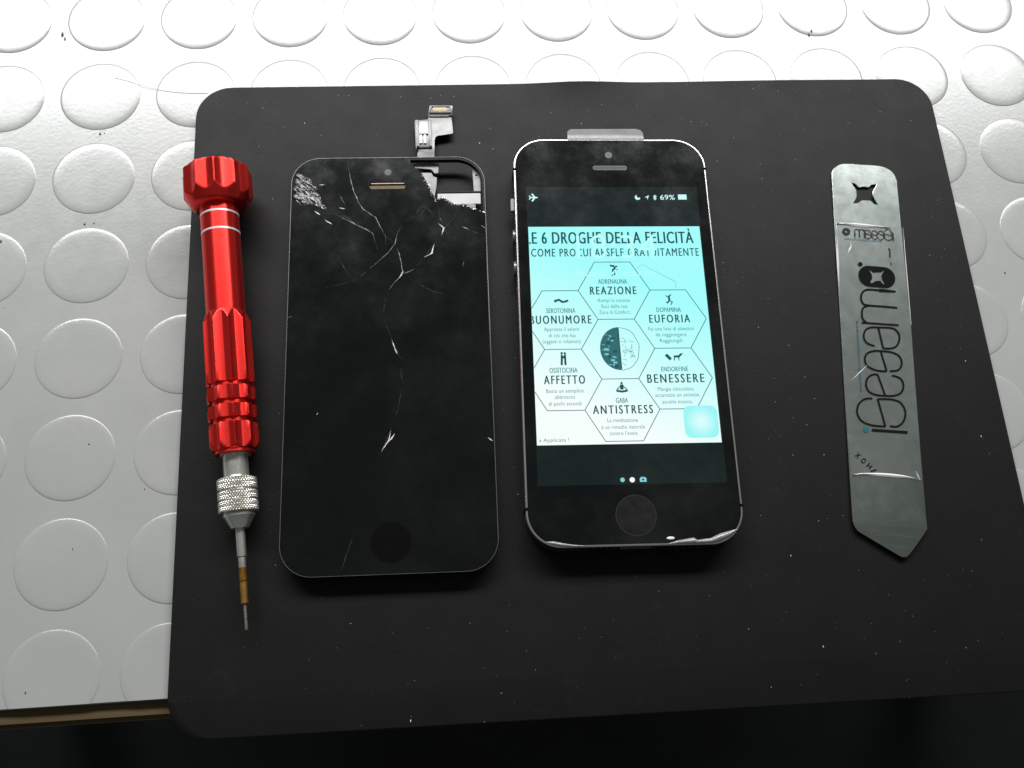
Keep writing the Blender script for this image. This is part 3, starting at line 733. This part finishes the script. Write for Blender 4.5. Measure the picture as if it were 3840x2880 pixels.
# flex cable with its two connectors
def bend_flex(bm):
    for v in bm.verts:
        d = v.co.y - 62; v.co.z += 0.35 * math.sin(d / 3.0) * max(0, min(1, d / 4)) - 0.03 * max(0, d - 2)
def flex_bm():
    pts = [(8.44, 60.0), (13.74, 60.0), (13.8, 64.4), (13.95, 69.8), (14.25, 70.8), (15.1, 71.3), (19.2, 72.0), (19.6, 72.3), (19.69, 72.9), (19.28, 78.7), (12.13, 78.7), (12.11, 77.57), (7.82, 76.84), (8.2, 66.49), (9.0, 65.86), (8.6, 64.6)]
    bm = plate([pts], G - 2.75, G - 2.5, 0.03)
    for k in range(1, 20): bmesh.ops.bisect_plane(bm, geom=bm.verts[:] + bm.edges[:] + bm.faces[:], plane_co=(0, 60 + k, 0), plane_no=(0, 1, 0))
    bend_flex(bm); return bm
flex = auto_smooth(link_mesh('flex_cable', flex_bm(), 'flex', scr), 40)
def fl(name, bm, mat): bend_flex(bm); return auto_smooth(link_mesh(name, bm, mat, flex), 30)
F = G - 2.5
fl('connector', plate([[(12.1, 78.55), (19.6, 78.5), (19.75, 81.9), (12.6, 81.95)]], F - 0.4, F + 0.5, 0.1), 'conn')
fl('connector_rim', plate([[(12.5, 79.3), (19.3, 79.3), (19.4, 81.7), (12.7, 81.75)], [(13.2, 79.75), (18.6, 79.75), (18.65, 81.4), (13.3, 81.4)]], F + 0.45, F + 0.85, 0.08), 'bracket')
cb = bmesh.new()
for k in range(11): add_box(cb, 13.8 + k * 0.37, 14.0 + k * 0.37, 79.95, 81.3, F + 0.45, F + 0.7)
fl('contacts', cb, 'gold')
fl('solder_lip', box(12.15, 18.6, 78.3, 78.75, F, F + 0.45, 0.12), 'white')
fl('connector', plate([[(7.9, 76.85), (12.95, 77.25), (13.2, 66.6), (8.35, 66.5)]], F - 0.1, F + 0.55, 0.1), 'conn')
fl('connector_rim', plate([[(8.0, 76.7), (9.0, 76.8), (9.3, 66.8), (8.5, 66.7)]], F + 0.5, F + 0.95, 0.1), 'bracket')
fl('connector_rim', plate([[(12.2, 77.0), (12.9, 77.0), (13.1, 66.8), (12.4, 66.8)]], F + 0.5, F + 0.95, 0.1), 'bracket')
wb = plate([[(9.25, 76.1), (12.0, 76.1), (12.05, 71.3), (9.3, 71.2)]], F + 0.5, F + 1.2, 0.12)
fl('white_block', wb, 'white')
for x in (9.75, 11.0): fl('white_pin', box(x - 0.42, x + 0.42, 67.8, 71.25, F + 0.5, F + 0.95, 0.12), 'white')
# cracks: thin slivers of splintered glass along the fracture lines
CR = [[(-12.63, 61.69), (-11.88, 58.01), (-10.95, 53.15), (-9.86, 49.53), (-8.79, 46.73), (-7.55, 44.73), (-3.88, 41.92), (-2.66, 39.16), (-0.92, 35.63), (-0.76, 31.77)], [(3.78, 39.05), (2.55, 36.73), (1.84, 33.26), (0.1, 30.6), (-2.99, 27.61), (-6.41, 24.65)], [(1.84, 33.26), (3.2, 29.02), (4.02, 24.06), (3.67, 22.94), (2.13, 21.47), (0.76, 19.63), (-0.61, 17.61)], [(4.02, 23.31), (7.64, 25.13)], [(-17.64, 44.1), (-14.49, 42.48), (-7.51, 38.46), (-4.73, 36.86), (-3.86, 33.36), (-3.17, 31.43)]]
CRF = [[(-17.7, 44.4), (-12, 41.8), (-8.0, 38.8)], [(-0.92, 35.63), (0.5, 34.6), (1.84, 33.3)], [(3.78, 39.0), (7.5, 42.6), (12.4, 48.2)], [(16.2, 37.8), (15.0, 42.0), (14.4, 46.4)], [(-0.6, 17.6), (-1.3, 13.5), (-1.6, 10.3)], [(3.6, -10.4), (2.6, -16.5), (1.1, -21.3)], [(-8.6, 22.4), (-6.4, 24.6)], [(7.64, 25.1), (10.1, 28.4)], [(-15.3, 50.8), (-13.69, 47.99), (-12.08, 44.41)], [(21.26, 44.68), (19.05, 41.15), (16.17, 37.67), (18.84, 32.57), (22.63, 30.96)], [(21.84, 27.52), (21.43, 25.24)], [(-11.48, 20.63), (-8.61, 22.44)], [(-15.69, 30.52), (-12.9, 25.91), (-10.81, 21.73)], [(-1.65, 10.2), (0.05, 5.25), (2.55, -1.46), (6.17, -4.84)], [(3.26, -5.06), (3.61, -10.4)], [(1.07, -21.34), (-2.76, -30.83)], [(-9.21, -51.01), (-11.09, -56.46), (-12.99, -62.0)], [(-20.0, 46.2), (-14, 43.5), (-6, 37.5)], [(8, 47), (12, 44), (14, 41)], [(13.5, 47.5), (10, 43.5), (9, 41)], [(21.45, 38.56), (25, 36.6), (28.2, 35.4)], [(16.2, 37.6), (13.3, 33.1), (8, 25.4)], [(4, 23.3), (12, 18), (20, 15.5)], [(-6.4, 24.6), (-12, 21), (-20, 19)]]
CRB = [[(14.45, 39.65), (16.17, 38.06), (15.43, 35.73)], [(13.29, 33.06), (12.54, 29.99), (10.09, 28.5)], [(21.45, 38.56), (23.52, 37.54)], [(-18.63, 41.37), (-16.53, 39.78)], [(-21.81, 44.36), (-20.04, 42.96)], [(-14.7, 45.24), (-12.61, 44.81)], [(-20.59, 52.88), (-18.85, 53.05)], [(27.2, 38.65), (28.28, 37.85)], [(0.9, 2.8), (1.5, 1.0), (2.3, -1.2)], [(0.51, -23.32), (-0.31, -26.42), (-2.11, -29.17)], [(1.6, -24.21), (-0.59, -26.97)], [(26.8, -26.1), (28.31, -27.18)], [(-28.3, 10.5), (-27.35, 10.91)], [(-19.9, -18.3), (-19.4, -17.8)], [(3.9, 24.2), (3.3, 22.5), (2.3, 21.6)], [(14.6, 48.0), (16.2, 48.3), (18.2, 46.9)]]
for group, mat, w in ((CR, 'crack', 0.24), (CRF, 'crack3', 0.15), (CRB, 'crack2', 0.30)):
    for pts in group:
        link_mesh('crack', ribbon(bmesh.new(), dense(pts, 0.8, 0.09), w, G + 0.012, taper=True, ridge=0.04, jitter=0.45), mat, glass)
# chipped, glittering edge of the broken-out corner
bm = bmesh.new()
for a, b in zip(brk[3:], brk[4:]):
    for _ in range(5):
        t = random.random(); x = a[0] + (b[0] - a[0]) * t + random.uniform(-0.5, 0.25); y = a[1] + (b[1] - a[1]) * t + random.uniform(-0.6, 0.2); an = random.uniform(0, 6.28); l = random.uniform(0.25, 0.8)
        z = G + 0.02 if True else 0
        vs = [bm.verts.new((x + l * math.cos(an), y + l * math.sin(an), z + random.uniform(0, 0.3))), bm.verts.new((x + 0.3 * l * math.cos(an + 2), y + 0.3 * l * math.sin(an + 2), z)), bm.verts.new((x + 0.4 * l * math.cos(an + 4), y + 0.4 * l * math.sin(an + 4), z + random.uniform(0, 0.2)))]
        bm.faces.new(vs)
o = link_mesh('edge_chips', bm, 'shard', glass, smooth='keep'); o['kind'] = 'stuff'
# the crushed patch at the other upper corner
poly = [(-28.3, 56.2), (-27.6, 57.5), (-26.71, 57.16), (-23.83, 55.49), (-23.05, 54.61), (-22.24, 52.43), (-21.09, 51.55), (-20.28, 49.17), (-19.48, 46.59), (-17.75, 44.43), (-20.96, 45.54), (-23.23, 46.22), (-25.3, 46.35), (-27.39, 47.56), (-28.3, 49.3)]
def inside(x, y):
    c = False
    for (x0, y0), (x1, y1) in zip(poly, poly[1:] + poly[:1]):
        if (y0 > y) != (y1 > y) and x < (x1 - x0) * (y - y0) / (y1 - y0) + x0: c = not c
    return c
def streaks(mat, cnt, hz, lmin, lmax, wmin, wmax, ridge):
    bm = bmesh.new(); k = 0
    while k < cnt:
        x, y = random.uniform(-28.4, -17.7), random.uniform(44.4, 57.6)
        an = math.radians(-30 - 2.2 * (x + 28.4) + random.gauss(0, 13)); l = random.uniform(lmin, lmax)
        pts = []
        for i in range(6):
            a = (i / 5 - 0.5) * l; w = 0.14 * math.sin(i * 2.1 + k)
            pts.append((x + a * math.cos(an) - w * math.sin(an), y + a * math.sin(an) + w * math.cos(an)))
        if not all(inside(px, py) for px, py in pts[::2]): k += 0.02; continue
        k += 1
        ribbon(bm, pts, random.uniform(wmin, wmax), G + hz + 0.06 * random.random(), taper=True, ridge=ridge * random.uniform(0.2, 1.2), jitter=0.5)
    o = link_mesh('crushed_glass', bm, mat, glass, smooth='keep'); o['kind'] = 'stuff'
streaks('crack3', 40, 0.02, 0.8, 3.2, 0.25, 0.6, 0.10)
streaks('crack', 70, 0.05, 1.0, 4.4, 0.14, 0.42, 0.12)
streaks('shard', 50, 0.06, 1.0, 4.4, 0.14, 0.42, 0.12)
streaks('crack2', 80, 0.10, 0.8, 3.8, 0.12, 0.34, 0.10)
streaks('cracked', 22, 0.16, 1.5, 5.0, 0.3, 0.7, 0.05)

# ------------------------------------------------------------------ flat metal pry tool in its printed sleeve
pry = thing('pry_tool', 'flat steel pry tool with pointed end, cross cutout and printed clear sleeve', 'pry tool', (231.28, -35.57, MT), -0.1299)
def pry_z(v):
    if v > 40: return 0.05 + (v - 40) * 0.012
    if v > 0: return 0.05
    return 0.05 + 0.9 * (v / 63) ** 2
def bend_pry(bm, n=40):
    for k in range(1, n):
        bmesh.ops.bisect_plane(bm, geom=bm.verts[:] + bm.edges[:] + bm.faces[:], plane_co=(0, -64 + 124.5 * k / n, 0), plane_no=(0, 1, 0))
    for v in bm.verts: v.co.z += pry_z(v.co.y)
    return bm
outl = spline([(-11.3, 53.0), (-11.1, 55.87), (-9.82, 57.9), (-7.39, 59.21), (-1.62, 59.45), (4.16, 59.5), (6.9, 58.7), (8.75, 57.0), (9.5, 54.5)], 4) + [(10.55, 10), (10.42, -54.4)] + spline([(10.4, -54.7), (9.9, -56.0), (4.84, -62.6), (3.1, -63.5), (1.46, -62.96), (-7.1, -58.4), (-9.5, -56.92), (-10.5, -54.6)], 3) + [(-10.75, 0)]
xh = [(-5.02, 52.58), (-3.95, 52.38), (-2.74, 51.17), (-1.2, 51.62), (0.3, 51.46), (1.38, 52.51), (2.91, 52.84), (1.57, 50.08), (1.41, 48.56), (2.82, 45.7), (1.82, 45.8), (0.55, 46.98), (-2.14, 46.73), (-3.37, 45.68), (-4.79, 45.48), (-3.67, 47.52), (-3.54, 49.97)]
auto_smooth(link_mesh('blade', bend_pry(plate([outl, xh], 0.0, 0.55, 0.1, 2)), 'blade', pry), 30)
sl_o = [(-10.6, 37.7), (9.9, 38.4), (10.55, 10), (10.1, -41.2), (4.5, -40.7), (-0.4, -40.6), (-7.6, -40.9), (-10.2, -41.4), (-10.75, 0)]
sleeve = auto_smooth(link_mesh('sleeve', bend_pry(plate([sl_o], 0.62, 0.74)), 'sleeve', pry), 60)
def pprint(name, bm, mat, z=0.78):
    for v in bm.verts: v.co.z = z + pry_z(v.co.y) + (v.co.z - 0)
    return link_mesh(name, bm, mat, sleeve)
def bright_film(pts, w, name='sleeve_edge_glint'):  # white ridge along a film edge, the highlight put into colour and shape
    bm = ribbon(bmesh.new(), dense(spline(pts, 5), 0.6), w, 0, taper=True, ridge=0.30)
    return pprint(name, bm, 'bright_film', 0.72)
bright_film([(-10.7, 37.7), (-8.2, 37.95), (-2, 37.95), (3, 37.9), (6.3, 37.8)], 1.1)
bright_film([(-10.65, 37.9), (-10.62, 34.2), (-10.68, 26), (-10.72, 14.0)], 0.7)
bright_film([(-9.9, -41.6), (-7.6, -41.0), (-4, -40.8), (-0.4, -40.7), (4.5, -40.8), (7.5, -41.1), (9.6, -41.5)], 0.95)
bright_film([(9.4, -41.4), (9.0, -40.3), (8.5, -39.0)], 0.35)
bright_film([(10.2, 38.2), (10.35, 24), (10.45, 6)], 0.3)
LET = dict(m1=[(6.55, 16.41), (1.53, 16.39), (-1.71, 16.35), (-3.37, 15.61), (-4.18, 13.81), (-3.9, 11.93), (-2.65, 11.17), (1.21, 11.16), (6.68, 11.12)], m2=[(-2.01, 11.12), (-3.67, 10.22), (-4.22, 8.46), (-4.03, 6.59), (-2.98, 5.49)], m3=[(-4.42, 5.37), (6.69, 5.47)],
 a1=[(-0.99, -1.79), (-3.2, -1.02), (-4.09, 0.82), (-3.42, 3.04), (-1.77, 4.05), (0.51, 4.24), (4.61, 4.35), (6.35, 3.15), (6.68, 1.25), (5.85, -0.97), (4.19, -2.07), (1.56, -2.34)], a2=[(1.56, -2.34), (0.49, 4.1)],
 s1=[(2.14, -9.46), (-0.77, -9.42), (-3.39, -8.37), (-4.17, -6.32), (-3.39, -4.37), (-1.31, -3.38), (0.73, -3.21)], s3=[(0.73, -3.21), (2.15, -9.42)], s2=[(0.73, -3.21), (4.11, -3.36), (6.29, -4.5), (6.8, -6.82), (5.55, -8.81), (3.05, -9.3)],
 e2=[(1.22, -16.97), (-0.62, -10.72)], e1=[(-0.62, -10.72), (-2.2, -10.85), (-3.7, -12.14), (-4.26, -14.27), (-3.4, -16.28), (-1.23, -17.03), (1.21, -17.06), (3.67, -16.86), (5.97, -15.75), (6.84, -13.37), (6.05, -11.34), (3.63, -10.6)],
 S1=[(-2.63, -18.2), (-4.86, -18.56), (-6.72, -20.22), (-7.39, -22.78), (-6.33, -25.18), (-3.54, -26.31), (0.62, -26.43)], S3=[(0.62, -26.43), (-1.08, -18.26)], S2=[(-1.08, -18.26), (3.15, -18.05), (5.74, -18.99), (6.8, -21.64), (6.03, -24.43), (4.16, -26.11), (1.95, -26.19)], i=[(-3.41, -27.79), (6.99, -27.68)])
def letters(keys, tf=lambda p: p, w=0.54):
    bm = bmesh.new()
    for k in keys:
        pts = LET[k]; q = spline(pts, 5) if len(pts) > 2 else dense(pts, 2.0)
        if k.startswith('m1'): q = LET['m1'][:2] + spline(LET['m1'][1:8], 5) + LET['m1'][8:]
        ribbon(bm, [tf(p) for p in q], w * (1.5 if k == 'i' else 1), 0)
    return bm
for keys in (('m1', 'm2', 'm3'), ('a1', 'a2'), ('s1', 's2', 's3'), ('e1', 'e2'), ('S1', 'S2', 'S3'), ('i',)):
    pprint('printed_letter', letters(keys), 'print_')
pillx = [(-1.33, 23.0), (-0.56, 22.73), (0.2, 22.19), (1.32, 22.41), (2.43, 22.48), (3.51, 23.26), (2.53, 21.46), (2.68, 20.1), (3.45, 18.55), (2.82, 18.5), (1.94, 19.53), (0.67, 19.41), (-0.49, 18.55), (-1.27, 18.56), (-0.48, 20.0), (-0.48, 21.36)]
pprint('printed_emblem', flat([round_rect(11.2, 6.9, 3.3, 12, 1.05, 20.8), pillx], 0), 'print_')
pprint('printed_dot', flat([circle(-3.85, 24.58, 0.7, 20)], 0), 'print_')
pprint('printed_dot', flat([circle(-5.07, -27.78, 0.85, 20)], 0), 'blue')
def small(p):                       # the same word again, small and turned, near the top of the sleeve
    return (7.0 - (p[1] + 27.8) * 0.270, 35.2 - (p[0] - 0.5) * 0.27)
sm = letters(('m1', 'm2', 'm3', 'a1', 'a2', 's1', 's2', 's3', 'e1', 'e2', 'S1', 'S2', 'S3', 'i'), lambda p: small((p[1] * 0 + p[0], p[1])), 0.26)
pprint('faint_lettering', sm, 'ghostprint')
pprint('faint_emblem', flat([circle(-7.6, 35.3, 1.25, 24), circle(-7.6, 35.3, 0.45, 12)], 0), 'ghostprint')
bb = bmesh.new()
for k in range(22):
    x = -8.2 + k * 0.53; ribbon(bb, [(x, 32.85 + random.uniform(-0.1, 0.1)), (x + 0.3, 32.9)], 0.3, 0)
for k in range(40):
    y = 5.8 - k * 0.56; ribbon(bb, [(-5.85 + random.uniform(-0.12, 0.12), y), (-5.85, y - 0.3)], random.uniform(0.25, 0.6), 0)
pprint('small_blue_print', bb, 'blue')
pprint('printed_mark', ribbon(bmesh.new(), [(5.3, 30.9), (5.65, 30.2), (5.6, 27.7)], 0.35, 0), 'ghostprint')
pprint('printed_mark', ribbon(bmesh.new(), [(5.7, 26.0), (5.8, 25.2)], 0.3, 0), 'ghostprint')
fold = flat([[(-9.9, -34.3), (-9.9, -41.2), (-0.8, -40.6)]], 0)
pprint('folded_corner', fold, 'sleeve', 0.77)
for ch, x, y in (('X', -7.94, -35.6), ('O', -6.4, -37.05), ('H', -4.85, -38.5), ('/', -3.7, -39.7)):
    bm = fit_text(ch, -0.62, 0.62, -0.75, 1.5, 0, 1.0, 0.02)
    bmesh.ops.rotate(bm, verts=bm.verts, cent=(0, 0, 0), matrix=Matrix.Rotation(math.radians(-42), 3, 'Z'))
    bmesh.ops.translate(bm, vec=(x, y, 0), verts=bm.verts)
    pprint('printed_letter', bm, 'print_', 0.80)
pprint('scratch', ribbon(bmesh.new(), dense([(-8.57, -13.24), (-5, -9.5), (-3.5, -8)], 0.7, 0.1), 0.22, 0, taper=True), 'bright_film', 0.79)
pprint('scratch', ribbon(bmesh.new(), dense([(-7.6, 28.0), (-6.4, 30.2), (-6.6, 31.6)], 0.5, 0.1), 0.45, 0, taper=True), 'bright_film', 0.79)

# ------------------------------------------------------------------ dust, crumbs, hair
def free_of_things(x, y):
    if 28 < x < 54 and -110 < y < 24: return False
    if 57 < x < 119 and -98 < y < 50: return False
    if 122 < x < 188 and -95 < y < 37: return False
    if 210 < x < 253 and -101 < y < 25: return False
    return 32 < x < 263 and -133 < y < 55
random.seed(21)
bm = bmesh.new(); k = 0
while k < 300:
    x, y = random.uniform(31, 264), random.uniform(-134, 56)
    if random.random() > 0.15 + 0.85 * (y + 134) / 190: continue
    if not free_of_things(x, y): continue
    k += 1
    s = random.choice((0.05, 0.06, 0.07, 0.08, 0.1, 0.16)); an = random.uniform(0, 6.28)
    vs = [bm.verts.new((x + s * random.uniform(0.6, 1.4) * math.cos(an + j * 1.57), y + s * random.uniform(0.6, 1.2) * math.sin(an + j * 1.57), MT + 0.03 + mat_lift(x, y))) for j in range(4)]
    bm.faces.new(vs)
o = tag(link_mesh('dust_specks', bm, 'dust', smooth='keep'), 'fine pale dust specks scattered over the black mat', 'dust', 'stuff')
bm = bmesh.new()
for x, y, s in ((117.4, 35.6, 0.42), (110.2, 53.0, 0.2), (121.0, 41.0, 0.16), (149.9, 41.6, 0.22), (90.8, -132.2, 0.42), (68.6, 40, 0.18), (200.3, -120.9, 0.34), (195.4, -96.6, 0.25), (206, -60, 0.2), (140.5, 46.0, 0.2), (121.5, 33.5, 0.2), (256.5, -66, 0.28), (257, -43, 0.22), (205, 20, 0.2), (63.5, 44.5, 0.35)):
    r = bmesh.ops.create_icosphere(bm, subdivisions=1, radius=s); a = random.uniform(0.3, 0.6)
    for v in r['verts']: v.co = (x + v.co.x * a, y + v.co.y, MT + mat_lift(x, y) + s * 0.3 + v.co.z * 0.35)
tag(link_mesh('white_flecks', bm, 'fleck', smooth=True), 'larger white flecks lying on the black mat', 'fleck', 'stuff')
bm = bmesh.new()
for x, y, s in ((-13.5, 81.5, 0.9), (-12.6, 79.8, 0.7), (0.8, 44.4, 0.5), (2.1, 44.6, 0.3), (-1.5, 13.4, 0.6), (1.2, 13.6, 0.35), (-25.0, 8.5, 0.5), (4.9, -54.6, 0.45), (2.8, -83.3, 0.3), (-6.0, -119.0, 0.5), (12.0, 98.0, 0.3), (230.3, 75.5, 0.9), (231.3, 76.8, 0.55), (181.0, 97.0, 0.6), (183.5, 96.0, 0.4), (20.5, -68.0, 0.4), (277.5, -14.0, 0.45)):
    r = bmesh.ops.create_icosphere(bm, subdivisions=1, radius=s)
    a, b = random.uniform(0.35, 0.7), random.uniform(0.6, 1.3); st = 0.30 if math.hypot(((x + 14.58) % 29.1675) - 14.58, ((y + 14.5) % 29.0066) - 14.5) < 11.5 else 0.0
    for v in r['verts']: v.co = (x + v.co.x * a, y + v.co.y * b, st + s * 0.2 + v.co.z * 0.25)
tag(link_mesh('dark_crumbs', bm, 'crumb', smooth=True), 'tiny dark crumbs and dirt bits on the grey studded sheet', 'crumb', 'stuff')
hp = [(4.0, 64.5), (9.0, 62.8), (14.5, 60.7), (21, 58.9), (27.5, 58.1), (33, 57.9)]
cu = bpy.data.curves.new('hair', 'CURVE'); cu.dimensions = '3D'; cu.bevel_depth = 0.055; cu.bevel_resolution = 1
sp = cu.splines.new('POLY'); pts = dense(spline(hp, 4), 1.0); sp.points.add(len(pts) - 1)
for p, (x, y) in zip(sp.points, pts): p.co = (x, y, 0.37, 1)
tag(link_mesh('hair', curve_to_bm(cu), 'hair', smooth=True), 'thin grey hair lying across the studs above the mat corner', 'hair')
